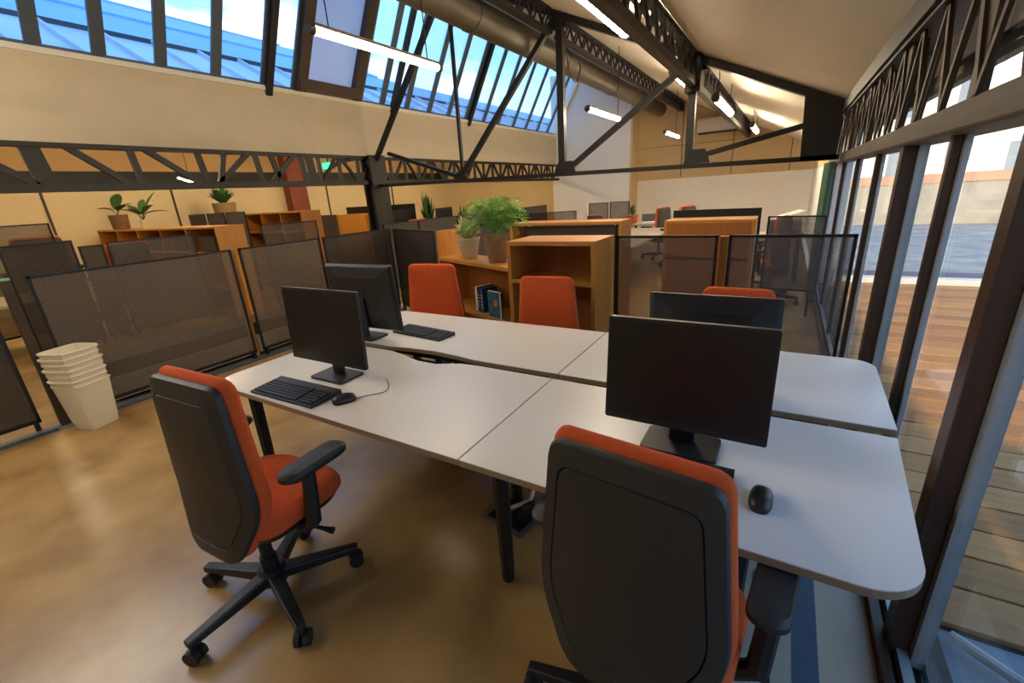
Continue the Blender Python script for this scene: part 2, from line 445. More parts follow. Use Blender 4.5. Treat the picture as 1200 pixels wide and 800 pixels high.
# lattice girder above the windows
g = thing('lattice_girder', 'dark lattice girder with paired slanting bars above the windows to the deck', 'girder', (0, 0, 0))
MB().box(XR - .09, XR + .10, YF, 8.2, 1.765, 1.86).build('bottom_chord', 'beam_timber', g, bevel=.01)
MB().box(XR - .12, XR + .06, YF, 8.2, 2.25, 2.34).build('top_chord', 'steel', g)
MB().box(XR - .14, XR - .06, YF, 8.2, 2.27, 2.385).build('flange', 'steel', g)
zigzag(g, XR - .09, -1.2, 8.1, 1.86, 2.28, .2, .028, 'steel_brown', True, d=.012)
struct(MB().box(XR + .27, XR + .32, YF, 8.2, 2.14, 2.5).build('trim_2', 'steel'))
for y in (-.4, .85, 2.1, 3.35, 4.6, 5.85, 7.1): MB().box(XR - .085, XR - .06, y - .05, y + .05, 1.86, 2.28).build('web_post', 'steel_brown', g)

# ---- lattice girder on the left, under the plaster band
g = thing('lattice_girder', 'long dark steel girder with slanting web bars under the plaster band', 'girder')
MB().box(XL - .06, XL + .10, YF, 14.9, 1.98, 2.06).build('bottom_chord', 'steel', g)
MB().box(XL - .06, XL + .06, YF, 14.9, 2.44, 2.49).build('top_chord', 'steel', g)
def webbar(p, q, w=.07): MB().bar((XL + .02, p[0], p[1]), (XL + .02, q[0], q[1]), w, .05, up=(1, 0, 0)).build('web_bar', 'steel', g)
webbar((1.2, 2.46), (1.72, 2.05)); webbar((1.75, 2.46), (1.80, 2.05), .17); webbar((.6, 2.46), (.6, 2.05), .1)
for a, b in (((2.05, 2.46), (2.55, 2.05)), ((2.64, 2.46), (2.68, 2.05)), ((2.8, 2.46), (3.35, 2.05)), ((3.40, 2.46), (3.45, 2.05)), ((3.75, 2.46), (3.62, 2.05)), ((4.1, 2.46), (3.6, 2.05)),
             ((4.2, 2.46), (4.25, 2.05)), ((4.45, 2.46), (4.55, 2.05)), ((4.85, 2.46), (4.4, 2.05)), ((4.97, 2.46), (5.0, 2.05))): webbar(a, b)
webbar((5.12, 2.46), (5.15, 2.05), .13)
y = 5.3
while y < 14.6:
    webbar((y, 2.46), (y, 2.05), .05)
    if int(y / .42) % 2: webbar((y + .05, 2.46), (y + .37, 2.05), .045)
    else: webbar((y + .37, 2.46), (y + .05, 2.05), .045)
    y += .42
# curved knee brace beside the column
pts = [(XL + .02, 6.35 - 1.0 * math.cos(t), 2.03 + .42 * math.sin(t)) for t in [i * math.pi / 2 / 8 for i in range(9)]]
MB().tube(pts, .03, 6).build('knee_brace', 'steel', g)
for yy in (6.5,):
    c = thing('steel_column', ('dark riveted steel column carrying the roof truss end beside the girder', 'dark steel column at the far end of the girder')[yy > 7], 'column', (XL + .05, yy, 0))
    MB().box(-.09, .09, -.12, .12, 0, 2.5).build('shaft', 'steel', c)
    MB().box(-.13, -.09, -.2, .2, 0, 2.5).build('flange', 'steel', c); MB().box(.09, .13, -.2, .2, 0, 2.5).build('flange', 'steel', c)
    MB().box(-.2, .2, -.2, .2, 0, .03).build('base_plate', 'steel', c)

# ---- roof truss across the room
TY = 6.5
def truss(TY, label):
    t = thing('roof_truss', label, 'truss', (0, TY, 0))
    def tb(n, p, q, w, d=.07): return MB().bar((p[0], 0, p[1]), (q[0], 0, q[1]), d, w, up=(0, 0, 1)).build(n, 'steel', t)
    tb('bottom_chord', (.45, 1.82), (XL + .15, 1.95), .055, .10)
    tb('top_chord', (.42, ceil_z(.42) - .06), (-6.0, ceil_z(-6.0) - .06), .08, .12)
    tb('post', (-1.16, 1.9), (-1.16, ceil_z(-1.16) - .08), .075, .09)
    tb('post', (-2.95, 1.9), (-2.95, ceil_z(-2.95) - .08), .085, .10)
    tb('post', (-4.82, 1.92), (-4.80, ceil_z(-4.8) - .08), .045, .05)
    tb('brace', (-2.85, 1.95), (-1.2, 3.05), .07); tb('brace', (-4.87, 1.96), (-3.0, 3.92), .075); tb('brace', (-6.9, 2.36), (-4.95, 4.62), .08)
    tb('brace', (-1.18, 1.93), (.15, 2.2), .06); tb('brace', (-6.5, 2.5), (-4.9, 1.98), .06)
    m = MB(); m.add([(x, s * .05, z) for s in (-1, 1) for x, z in ((.08, 1.80), (.42, 1.80), (.42, 2.36), (.04, 2.53))], [(0,1,2,3),(7,6,5,4),(0,4,5,1),(1,5,6,2),(2,6,7,3),(3,7,4,0)])
    m.build('end_plate', 'steel', t)
    for x, z, s in ((-1.06, 1.95, .16), (-2.9, 1.95, .18), (-4.85, 1.98, .13), (-2.98, 3.82, .14), (-1.2, 3.02, .2)):
        MB().prism([(x - s, z - s * .45), (x + s, z - s * .45), (x + s * .6, z + s * .6), (x - s * .6, z + s * .6)], -.02, .02).v
        m = MB(); o = [(x - s, z - s * .45), (x + s, z - s * .45), (x + s * .6, z + s * .6), (x - s * .6, z + s * .6)]
        m.add([(a, -.03, b) for a, b in o] + [(a, .03, b) for a, b in o], [(0,1,2,3),(7,6,5,4),(0,4,5,1),(1,5,6,2),(2,6,7,3),(3,7,4,0)])
        m.build('gusset_plate', 'steel', t)
    return t
truss(TY, 'dark steel roof truss spanning the room in front of the far desks')

# longitudinal lattice purlins under the ceiling
for x, zb, zt, lab in ((-1.15, 2.80, 3.08, 'lattice purlin beside the white ceiling, next to the bright tube lamp'),
                       (-3.05, 3.70, 3.95, 'lattice purlin under the middle of the roof, right of the round duct'),
                       (-4.95, 4.45, 4.80, 'lattice purlin nearest the skylight, left of the round duct')):
    g = thing('lattice_purlin', lab, 'purlin', (x, 0, 0))
    for ya, yb in ((YF, TY - .12), (TY + .12, 14.88 if x < -4.5 else 15.4)):
        MB().box(-.045, .045, ya, yb, zb - (.05 if x > -2 else .02), zb + .03).build('bottom_chord', 'steel', g)
        MB().box(-.04, .04, ya, yb, zt - .02, zt + .035).build('top_chord', 'steel', g)
        if x > -2: MB().box(-.015, .015, ya, yb, (zb + zt) / 2 + .01, (zb + zt) / 2 + .03).build('middle_bar', 'steel', g)
        zigzag(g, 0, ya, yb, zb + .03, zt - .02, .16, .022, 'steel', True, d=.02)
    if x > -2: MB().box(-.09, .09, TY - .12, TY + .12, zb - .1, zt + .1).build('joint_block', 'steel', g)
    if x > -4.5: MB().box(-.03, .03, 15.38, 15.6, zb, zt).build('end_bracket', 'steel', g)

# round ventilation duct
d = thing('ventilation_duct', 'round grey brown ventilation duct running under the roof beside the skylight', 'duct')
MB().tube([(-3.55, y, 3.74) for y in (YF, 5, 9, 14.88)], .185, 20).build('duct_pipe', 'duct', d, smooth=True)
for y in (3.0, 5.2, 7.8, 10.4, 13.0):
    MB().tube([(-3.55, y, 3.74), (-3.55, y + .06, 3.74)], .195, 20).build('duct_collar', 'duct', d, smooth=True)
    MB().bar((-3.55, y + .03, 3.92), (-3.55, y + .03, ceil_z(-3.55) + .01), .02, .02).build('hanger', 'steel', d)
o = MB().tube([(-3.2, 7.3, 3.62), (-3.19, 7.35, 3.45), (-3.22, 7.6, 3.33), (-3.28, 7.9, 3.38), (-3.26, 8.0, 3.6), (-3.28, 8.0, 3.68)], .012, 6).build('loose_cable', 'cable', d)

# tube lamps
def lamp(x, y0, y1, z, label, r=.035, hang=True, cable_y=None, glow='tube_glow'):
    o = thing('tube_lamp', label, 'lamp', (x, (y0 + y1) / 2, z), 0, None)
    h = (y1 - y0) / 2
    MB().tube([(0, -h, 0), (0, h, 0)], r, 12).build('glowing_tube', glow, o, smooth=True)
    MB().box(-r * .8, r * .8, -h, h, r * .75, r * 1.5).build('housing', 'steel_brown', o)
    MB().tube([(0, -h - .05, 0), (0, -h, 0)], r * 1.12, 12).build('end_cap', 'steel_brown', o, smooth=True); MB().tube([(0, h, 0), (0, h + .05, 0)], r * 1.12, 12).build('end_cap', 'steel_brown', o, smooth=True)
    top = ceil_z(x) - z + .02
    for cy in (cable_y if cable_y is not None else (-h * .8, h * .8)):
        MB().tube([(0, cy, r), (0, cy, top)], .006, 6).build('hanging_cable', 'cable', o)
lamp(-3.34, 2.72, 4.22, 2.965, 'glowing tube lamp hanging in front of the skylight sash', .033)
lamp(-1.62, 3.7, 5.2, 3.18, 'brightest tube lamp close under the roof lattice', .075)
lamp(-2.63, 6.72, 8.15, 2.745, 'tube lamp on a thin cable in front of the white projecting wall', .035, cable_y=(.66,), glow='tube_glow_far')
lamp(-2.49, 11.0, 12.4, 2.725, 'small tube lamp on a cable before the boarded far wall', .035, cable_y=(.4,), glow='tube_glow_far')
lamp(-1.80, 8.3, 9.6, 3.34, 'tube lamp seen end-on beside the truss joint', .06)
lamp(-.92, 6.75, 8.45, 2.64, 'tube lamp above the wall air conditioner', .045)
lamp(-.78, 11.0, 12.6, 2.66, 'far tube lamp right of the wall air conditioner', .045, glow='tube_glow_far')
# glowing rod standing in for a slanting reflection in the low aisle
o = thing('tube_lamp', 'thin white glowing rod standing in for a slanting reflection behind the left girder', 'lamp', (-9.95, 4.6, 2.25))
MB().tube([(0, -.2, .07), (0, .2, -.08)], .014, 8).build('glowing_tube', 'tube_glow', o); MB().tube([(0, 0, 0), (0, 0, .96)], .006, 6).build('hanging_cable', 'cable', o)
for (xx, yy) in ((-9.4, .8), (-9.4, 3.6), (-9.4, 6.6), (-9.4, 9.8), (-9.4, 13)):  # hidden lamps added only to brighten the aisle
    o = thing('tube_lamp', 'unseen tube lamp added behind the plaster band to brighten the low aisle', 'lamp', (xx, yy, 2.95), 0, 'unseen lamps added to brighten the aisle')
    MB().tube([(0, -.7, 0), (0, .7, 0)], .03, 10).build('glowing_tube', 'tube_glow_far', o); MB().tube([(0, 0, .03), (0, 0, .26)], .006, 6).build('hanging_cable', 'cable', o)
# lamps over the near part of the room, behind the camera
lamp(-3.34, -1.2, .6, 2.965, 'tube lamp hanging over the near end of the room', .04)
lamp(-5.4, -.6, 1.2, 2.9, 'tube lamp hanging over the near mesh partition', .04)

# air conditioner
o = thing('air_conditioner', 'white wall air conditioner on the boarded far wall', 'air conditioner', (-1.9, YB, 3.2))
MB().rings(rrect(.34, .42, .1, 6, cx=0, cy=0), [(1, -.64), (1, .64)], lambda a, b, t: (t, -.18 + a, b)).build('body', 'white_plastic', o, smooth=True)
MB().box(-.6, .6, -.34, -.1, -.225, -.19).build('air_flap', 'dark_vent', o)
MB().box(-.5, .5, -.04, .0, -.15, .15).build('wall_plate', 'white_plastic', o)

# green curtain at the far end of the windows
out = []
for i in range(41): out.append((.01 + .035 * math.sin(i * 1.25), i * .0225))
o = MB(); o.prism(out + [(a + .006, b) for a, b in reversed(out)], 0.02, 1.78)
tag(o.build('curtain', 'curtain', loc=(XR - .14, 6.95, 0)), 'green curtain gathered at the end of the window wall', 'curtain')

# ------------------------------------------------------------------ mesh partitions
def partition(label, p, q, h=1.27, meshm='mesh_dark', zb=.09, post=True, group=None, name='mesh_partition', frame='black_metal'):
    p, q = Vector((*p, 0)), Vector((*q, 0)); d = q - p; w = d.length
    t = thing(name, label, 'partition', p, math.atan2(d.y, d.x), group)
    MB().box(.02, w - .02, -.003, .003, zb + .02, h - .015).build('mesh', meshm, t)
    f = MB(); f.box(0, w, -.012, .012, h - .018, h); f.box(0, w, -.012, .012, zb, zb + .03); f.box(0, .02, -.012, .012, zb, h); f.box(w - .02, w, -.012, .012, zb, h)
    f.build('frame', frame, t)
    for x in (.02, w - .05): MB().box(x, x + .03, -.02, .02, 0, zb).build('foot', frame, t)
    return t
XP = -5.1
partition('wide mesh partition behind the stack of cream bins', (XP, 2.56), (XP, .98))
partition('mesh partition beside the wooden post, next along from the bins', (XP, 3.66), (XP, 2.64))
partition('mesh partition at the corner where the row turns toward the plants', (XP, 4.90), (XP, 3.72), meshm='mesh_brown')
partition('mesh partition past the bins at the near end of the row', (XP - .05, .74), (XP - .05, -.9), meshm='mesh_brown')
partition('slanting brown mesh partition between the corner and the planted bookcase', (XP + .05, 4.92), (-3.78, 4.36), meshm='mesh_brown')
partition('smoky mesh partition between the open cabinet and the wooden post', (-1.17, 3.61), (-.40, 3.61), meshm='mesh_fine', h=1.275)
partition('smoky mesh partition touching the window wall behind the far chair', (-.33, 3.61), (.42, 3.61), meshm='mesh_fine', h=1.275)
for (x, y, lab) in ((XP - .09, 2.60, 'slim wooden post between the two mesh partitions'), (-.365, 3.68, 'slim wooden post between the smoky mesh partitions')):
    o = thing('wooden_post', lab, 'post', (x, y, 0)); MB().box(-.03, .03, -.028, .028, 0.02, 1.26).build('shaft', 'oak', o, bevel=.004); MB().box(-.05, .05, -.05, .05, 0, .02).build('foot_plate', 'black_metal', o)
o = thing('metal_post', 'grey metal post in the gap of the mesh partitions beside the bins', 'post', (XP, .86, 0))
MB().box(-.025, .025, -.03, .03, .02, 1.26).build('shaft', 'steel_brown', o, bevel=.004); MB().box(-.06, .06, -.06, .06, 0, .02).build('foot_plate', 'mullion_alu', o); MB().box(-.027, .027, -.032, .032, 1.26, 1.275).build('glint_cap', 'glint_teal', o)  # teal top stands in for a glint on the post
# dark floor rail under the row
o = MB().box(XP - .04, XP + .05, -1.2, 4.95, 0, .025).build('floor_track', 'strip_slate'); tag(o, 'dark metal floor track under the mesh partition row', 'floor track')

o = thing('low_bench', 'low beige bench with a dark top, seen through the wide mesh partition', 'bench', (XP - .34, 2.35, 0))
MB().box(-.17, .19, -1.1, 1.2, .03, .25).build('front_panel', 'paper', o); MB().box(-.19, .2, -1.12, 1.22, .25, .40).build('cushion', 'screen_fabric', o, bevel=.01); MB().box(-.15, .15, -1.05, 1.15, 0, .03).build('plinth', 'black_metal', o)

# ------------------------------------------------------------------ cream bins, nested
prof = [(.105, 0), (.108, .01), (.112, .05), (.114, .056), (.138, .385), (.146, .39), (.147, .398), (.145, .405), (.138, .405), (.133, .39), (.11, .05), (0.0, .045)]
meb = MB().lathe(prof, 32, sq=7).mesh('bin_body', 'bin_cream', smooth=True)
names = ['lowest', 'second', 'third', 'fourth', 'fifth', 'sixth', 'topmost']
for k in range(7):
    o = obj('waste_bin', meb, None, (-4.87 + .004 * math.sin(k * 2), 1.0 + .005 * math.cos(k * 3), .001 + k * .047), (0, 0, .35 + .03 * math.sin(k * 5)))
    tag(o, 'cream plastic waste bin, %s of the nested stack against the mesh partition' % names[k], 'waste bin', 'nested cream waste bins')

# ------------------------------------------------------------------ bench desks
ZT = .74
YFr, YG0, YG1, YBk = 1.07, 1.872, 1.94, 2.70
XD0, XDS, XD1 = -2.72, -.935, .43
def arc(cx, cy, r, a0, a1, n=8): return [(cx + r * math.cos(math.radians(a0 + (a1 - a0) * k / n)), cy + r * math.sin(math.radians(a0 + (a1 - a0) * k / n))) for k in range(n + 1)]
def desk(label, out, legs, rails):
    t = thing('desk', label, 'desk', (0, 0, 0), 0, None)
    top = MB().prism(out, ZT - .004, ZT).build('table_top', 'desk_top', t)
    MB().prism(out, ZT - .028, ZT - .004).build('edge', 'desk_edge', t)
    for x, y, dx, dy in legs:
        MB().tube([(x, y, ZT - .028), (x + dx * .5, y + dy * .5, .4), (x + dx, y + dy, .02), (x + dx, y + dy, 0)], [.035, .034, .03, .024], 8).build('leg', 'black_metal', t, smooth=True)
    for p, q in rails: MB().bar((*p, ZT - .05), (*q, ZT - .05), .04, .04).build('rail', 'black_metal', t)
G = .003
# near left: rounded outer corners, scoop for cables in the far edge
cut = [(-1.40, YG0), (-1.52, 1.86), (-1.66, 1.80), (-1.80, 1.80), (-1.94, 1.84), (-2.08, YG0)]
out = arc(XD0 + .14, YFr + .14, .14, 180, 270) + [(XDS - G, YFr), (XDS - G, YG0)] + cut + [(XD0, YG0)]
desk('near bench desk with the angled monitor, keyboard and cable scoop', out, [(-2.55, 1.2, -.02, 0), (-1.1, 1.72, 0, 0)], [((-2.55, 1.2), (-1.1, 1.2)), ((-2.55, 1.7), (-1.1, 1.7)), ((-2.55, 1.2), (-2.55, 1.75))])
out = arc(XD1 - .10, YFr + .12, .12, 270, 358) + [(XD1 + .03, YG0), (XDS + G, YG0), (XDS + G, YFr)]
out = [(XDS + G, YFr)] + arc(.39 - .14, YFr + .14, .14, 270, 352) + [(.44, YG0), (XDS + G, YG0)]
desk('near bench desk with the widest monitor, reaching to the window wall', out, [(-.87, 1.24, -.02, .03), (.0, 1.55, 0, 0)], [((-.87, 1.34), (.1, 1.34)), ((-.87, 1.7), (.1, 1.7)), ((-.87, 1.2), (-.87, 1.72))])
cut2 = [(-2.16, YG1), (-2.02, YG1 + .02), (-1.82, YG1 + .035), (-1.62, YG1 + .02), (-1.48, YG1)]
out = [(XD0 - .12, YG1)] + cut2 + [(XDS - G, YG1), (XDS - G, YBk)] + arc(XD0 + .02, YBk - .14, .14, 90, 180)
desk('far bench desk in front of the bookcase with a keyboard', out, [(-2.5, 2.5, 0, 0), (-1.05, 2.5, 0, 0)], [((-2.5, 2.5), (-1.05, 2.5)), ((-2.5, 2.02), (-1.05, 2.02))])
out = [(XDS + G, YG1), (XD1 + .02, YG1)] + arc(XD1 - .06, YBk - .1, .1, 0, 90) + [(XDS + G, YBk)]
desk('far bench desk with a monitor seen from behind, beside the windows', out, [(-.85, 2.5, 0, 0), (.25, 2.5, 0, 0)], [((-.85, 2.5), (.25, 2.5)), ((-.85, 2.02), (.25, 2.02))])
# cable tray under the gap
o = thing('cable_tray', 'dark cable tray under the gap between the bench desks', 'cable tray', (0, 0, 0))
tm = MB(); tm.box(-2.5, .2, 1.80, 1.99, .60, .605); tm.box(-2.5, .2, 1.80, 1.805, .60, .66); tm.box(-2.5, .2, 1.985, 1.99, .60, .66); tm.build('tray', 'black_metal', o)
for x in (-2.4, -.93, .12): MB().box(x - .015, x + .015, 1.79, 1.80, .60, .712).build('tray_hanger', 'black_metal', o)
MB().box(-1.95, -1.6, 1.86, 1.94, .605, .65).build('power_strip', 'white_plastic', o)
# floor box with plugs
o = thing('floor_box', 'open metal floor socket box under the desk', 'floor box', (-1.08, 1.64, 0), -.15)
MB().box(-.14, .14, -.12, .12, 0, .008).build('frame', 'hatch_steel', o); MB().box(-.11, .11, -.09, .09, .008, .012).build('socket_tray', 'black_metal', o)
MB().bar((-.14, .12, .0), (-.16, .2, .10), .2, .01).build('lid', 'hatch_steel', o)
MB().tube([(.06, 0, .012), (.08, .01, .07), (.13, .04, .1)], .03, 8).build('plug', 'black_plastic', o)
MB().tube([(-.04, -.03, .012), (0, -.02, .06), (.08, .05, .1), (.1, .14, .3), (.1, .2, .58)], .012, 6).build('plug_cable', 'white_plastic', o)

# ------------------------------------------------------------------ monitors, keyboards, mice
def monitor(label, loc, rz, w=.55, h=.38, zc=.30, tilt=0.0):
    t = thing('monitor', label, 'monitor', loc, rz)
    z0, z1 = zc - h / 2, zc + h / 2
    def pl(a, b, dpt):  # a across, b up, screen faces -y
        return (a, dpt + (b) * tilt, zc + b)
    MB().rings(rrect(w, h, .008, 3), [(1, .0), (1, .018), (.93, .03), (.6, .045)], pl).build('housing', 'monitor_bezel', t)
    MB().rings(rrect(w - .014, h - .03, .002, 1, cy=.006), [(1, -.0015), (1, .004)], pl).build('screen_face', 'screen', t)
    MB().box(-.045, .045, .045, .065, .012, zc).build('neck', 'black_plastic', t, bevel=.006)
    MB().box(-.05, .05, .03, .05, zc - .06, zc + .06).build('mount', 'black_plastic', t)
    MB().prism(rrect(.26, .17, .018, 4, cy=.035), 0, .014).build('base', 'black_plastic', t, bevel=.003)
    return t
monitor('black monitor facing the chair, at the window end of the near desk', (-.235, 1.47, ZT), 0, .54, .385, .285, .10)
monitor('black monitor standing beside the keyboard and corded mouse', (-2.07, 1.40, ZT), 0.02, .60, .41, .30, .05)
monitor('black monitor on the far desk, showing its back beside the corner keyboard', (-2.50, 2.07, ZT), math.pi + .04, .64, .46, .29, .05)
monitor('black monitor on the far desk, showing its back toward the window end', (-.235, 2.13, ZT), math.pi, .555, .37, .245, .05)

def keyboard(label, loc, rz, w=.45, d=.155):
    t = thing('keyboard', label, 'keyboard', loc, rz)
    m = MB(); m.add([(x, y, z) for x in (-w/2, w/2) for y, z in ((-d/2, 0), (-d/2, .012), (d/2, .024), (d/2, 0))], [(0,1,2,3),(7,6,5,4),(0,4,5,1),(1,5,6,2),(2,6,7,3),(3,7,4,0)])
    m.build('case', 'black_plastic', t)
    k = MB()
    for r in range(6):
        y = -d/2 + .022 + r * .0215; zz = .012 + (y + d/2) / d * .012
        n = 19
        for c in range(n):
            if c == 14: continue
            x = -w/2 + .014 + c * (w - .028) / n
            x1 = x + (w - .028) / n - .004
            if r == 0 and 4 <= c <= 8: x1 = x + (w - .028) / n
            k.box(x, x1, y - .0085, y + .0085, zz - .003, zz + .007)
    kk = k.build('keys', 'key', t); kk['kind'] = 'stuff'
    return t
keyboard('black keyboard at the edge of the near desk, left of the mouse', (-2.09, 1.185, ZT), .03, .49, .185)
keyboard('black keyboard half hidden behind the nearest chair back', (-.27, 1.315, ZT), .0)
keyboard('black keyboard on the far desk behind the paired monitors', (-2.14, 2.235, ZT), -.10, .48, .16)
def mouse(label, loc, rz, cord=None):
    t = thing('computer_mouse', label, 'mouse', loc, rz)
    sg = lambda v: math.copysign(abs(v) ** .72, v)
    o = [(.032 * sg(math.cos(a)), .058 * sg(math.sin(a))) for a in [2 * math.pi * i / 28 for i in range(28)]]
    MB().rings(o, [(.93, 0), (1, .008), (.97, .018), (.85, .029), (.55, .037), (.2, .039)], lambda a, b, z: (a, b, z)).build('body', 'mouse', t, smooth='all')
    MB().box(-.0035, .0035, .022, .034, .026, .0355).build('wheel', 'black_plastic', t)
    if cord: MB().tube(cord, .002, 5).build('cord', 'cable', t)
mouse('black corded mouse to the right of the near keyboard', (-1.755, 1.225, ZT), -.55, [(.02 - .02 * math.cos(t * 2) - .2 * max(0, (t - .6) / .97) ** 2, .05 + .19 * math.sin(t), .004) for t in [i * 1.57 / 16 for i in range(17)]])
mouse('black cordless mouse beside the nearest chair', (.035, 1.285, ZT), -.06)

# ------------------------------------------------------------------ office chairs
def back_outline():
    pts = [(-.20, .33), (.20, .33), (.242, -.10), (.228, -.18), (.135, -.345), (-.135, -.345), (-.228, -.18), (-.242, -.10)]
    # round every corner
    out = []
    rad = [.05, .05, .07, .07, .06, .06, .07, .07]
    n = len(pts)
    for i in range(n):
        p = Vector(pts[i]); a = Vector(pts[i - 1]); b = Vector(pts[(i + 1) % n])
        da, db = (a - p), (b - p); r = min(rad[i], da.length * .48, db.length * .48)
        s, e_ = p + da.normalized() * r, p + db.normalized() * r
        for k in range(6):
            u = k / 5; out.append(tuple(s * (1 - u) ** 2 + p * 2 * u * (1 - u) + e_ * u ** 2))
    return out
BO = back_outline()
def back_place(off, zc, dz=0.0, lean=-.05):
    def f(a, b, dpt):
        bulge = .035 * math.exp(-((b + .12) / .16) ** 2)       # lumbar swell
        return (a, off + dpt + .42 * a * a - lean * (b + .3) / .6 + bulge * .6, zc + b + dz)
    return f
def make_chair(label, loc, rz, scale, fabric='orange_fabric', group=None):
    t = thing('office_chair', label, 'chair', loc, rz, group, scale)
    off, zc = -.15, .69
    MB().rings(BO, [(.5, .0), (.97, .0), (1, -.006), (1, -.018), (.985, -.026), (.83, -.034), (.82, -.027), (.81, -.034), (.5, -.038), (.2, -.038)], back_place(off, zc)).build('back_shell', 'shell_plastic', t, smooth=True)
    MB().rings(BO, [(.6, .0), (.985, .002), (1.02, .014), (1.025, .03), (.98, .046), (.8, .055), (.4, .057)], back_place(off, zc, .008)).build('backrest', fabric, t, smooth='all')
    so = rrect(.49, .41, .11, 6, rs=(.08, .08, .13, .13))
    MB().rings(so, [(.8, .425), (.96, .43), (1.0, .447), (1.0, .468), (.96, .488), (.8, .498), (.4, .496)], lambda a, b, z: (a, b + .085, z - (.022 * max(0, (b - .08) / .12) ** 2))).build('seat', fabric, t, smooth='all')
    MB().rings(so, [(.7, .395), (.9, .402), (.955, .43), (.7, .434)], lambda a, b, z: (a, b + .085, z)).build('seat_pan', 'black_plastic', t, smooth=True)
    MB().box(-.09, .09, -.13, .12, .33, .40).build('tilt_mechanism', 'black_plastic', t, bevel=.012)
    MB().tube([(0, -.06, .36), (0, -.10, .37), (0, -.12, .42), (0, -.12, .48)], [.035, .035, .032, .03], 8).build('back_support', 'black_plastic', t, smooth=True)
    MB().tube([(.09, .06, .36), (.27, .09, .355), (.31, .1, .35)], [.008, .008, .014], 8).build('lever', 'black_plastic', t, smooth=True)
    for s in (-1, 1):
        a = MB().tube([(s * .12, .05, .385), (s * .24, .05, .39), (s * .285, .05, .43), (s * .292, .06, .55), (s * .292, .07, .645)], [.026, .026, .028, .026, .024], 8).build('armrest', 'black_plastic', t, smooth=True)
        MB().rings(rrect(.09, .27, .042, 5), [(.9, .64), (1, .648), (1, .664), (.88, .676), (.4, .678)], lambda p, q, z: (s * .29 + p, q + .10, z)).build('arm_pad', 'shell_plastic', a, smooth=True)
    MB().tube([(0, 0, .09), (0, 0, .2), (0, 0, .2), (0, 0, .34)], [.032, .032, .024, .024], 14).build('gas_lift', 'black_metal', t, smooth=True)
    b = MB().lathe([(.045, .075), (.058, .08), (.058, .125), (.04, .14), (0, .14)], 16).build('star_base', 'black_plastic', t, smooth=True)
    for k in range(5):
        an = math.radians(36 + 18 * 2.0) * 0 + .66 + k * 2 * math.pi / 5
        ex, ey = math.sin(an), math.cos(an)
        MB().bar((ex * .03, ey * .03, .105), (ex * .335, ey * .335, .088), .058, .05, w2=.036, h2=.03).build('base_arm', 'black_plastic', b, bevel=.006)
        c = MB().tube([(ex * .32, ey * .32, .085), (ex * .32, ey * .32, .05)], .011, 8)
        px, py = math.cos(an + .6 * (k % 3)), -math.sin(an + .6 * (k % 3))
        for s in (-1, 1):
            c.tube([(ex * .32 + px * s * .006, ey * .32 + py * s * .006, .031), (ex * .32 + px * s * .026, ey * .32 + py * s * .026, .031)], .031, 14)
        c.build('caster', 'black_plastic', b, smooth=True)
    return t
ch = make_chair('orange and charcoal swivel chair with armrests, standing clear of the desk beside the bins', (-1.79, .72, 0), .06, 1.08)
dup(ch, 'orange and charcoal swivel chair tucked in front of the widest monitor', (-.235, .97, 0), -.11, (1.07, 1.0, 1.04))
dup(ch, 'orange chair across the desk, in front of the two potted plants', (-2.70, 2.98, 0), math.pi + .18, (1.15, 1.05, 1.06))
dup(ch, 'orange chair across the desk, in front of the open wooden cabinet', (-1.47, 2.85, 0), math.pi + .1, 1.02)
dup(ch, 'orange chair of which only the top shows behind the paired monitors by the window', (-.19, 2.86, 0), math.pi - .03, (.95, 1, 1.0))

for nm in ('office_chair.002', 'office_chair.003', 'office_chair.004'):          # the chairs across the desk have no armrests
    for c in [c for c in bpy.data.objects[nm].children_recursive if c.name.startswith(('armrest', 'arm_pad'))]: bpy.data.objects.remove(c)

# ------------------------------------------------------------------ open wooden cabinet and planted bookcase
def cabinet(name, label, loc, rz, w, d, h, shelves, back=True, top=True, t_=.03, backm='oak_dark', sideh=None):
    c = thing(name, label, 'cabinet', loc, rz)
    MB().box(0, t_, 0, d, 0, h).build('side_panel', 'oak', c); MB().box(w - t_, w, 0, d, 0, h if sideh is None else sideh).build('side_panel', 'oak', c)
    if top: MB().box(0, w, 0, d, h, h + t_).build('top', 'oak_x', c)
    MB().box(t_, w - t_, .01, d, .06, .06 + t_).build('bottom', 'oak_x', c); MB().box(t_, w - t_, .03, .05, 0, .06).build('plinth', 'oak_dark', c)
    for z in shelves: MB().box(t_, w - t_, .0, d - .012, z, z + t_).build('shelf', 'oak_x', c)
    if back: MB().box(t_, w - t_, d - .015, d, .06, h).build('back_panel', backm, c)
    return c
cabinet('open_cabinet', 'open front wooden cabinet behind an orange chair', (-2.0, 3.22, 0), .0, .79, .45, 1.24, (.92,), t_=.035)
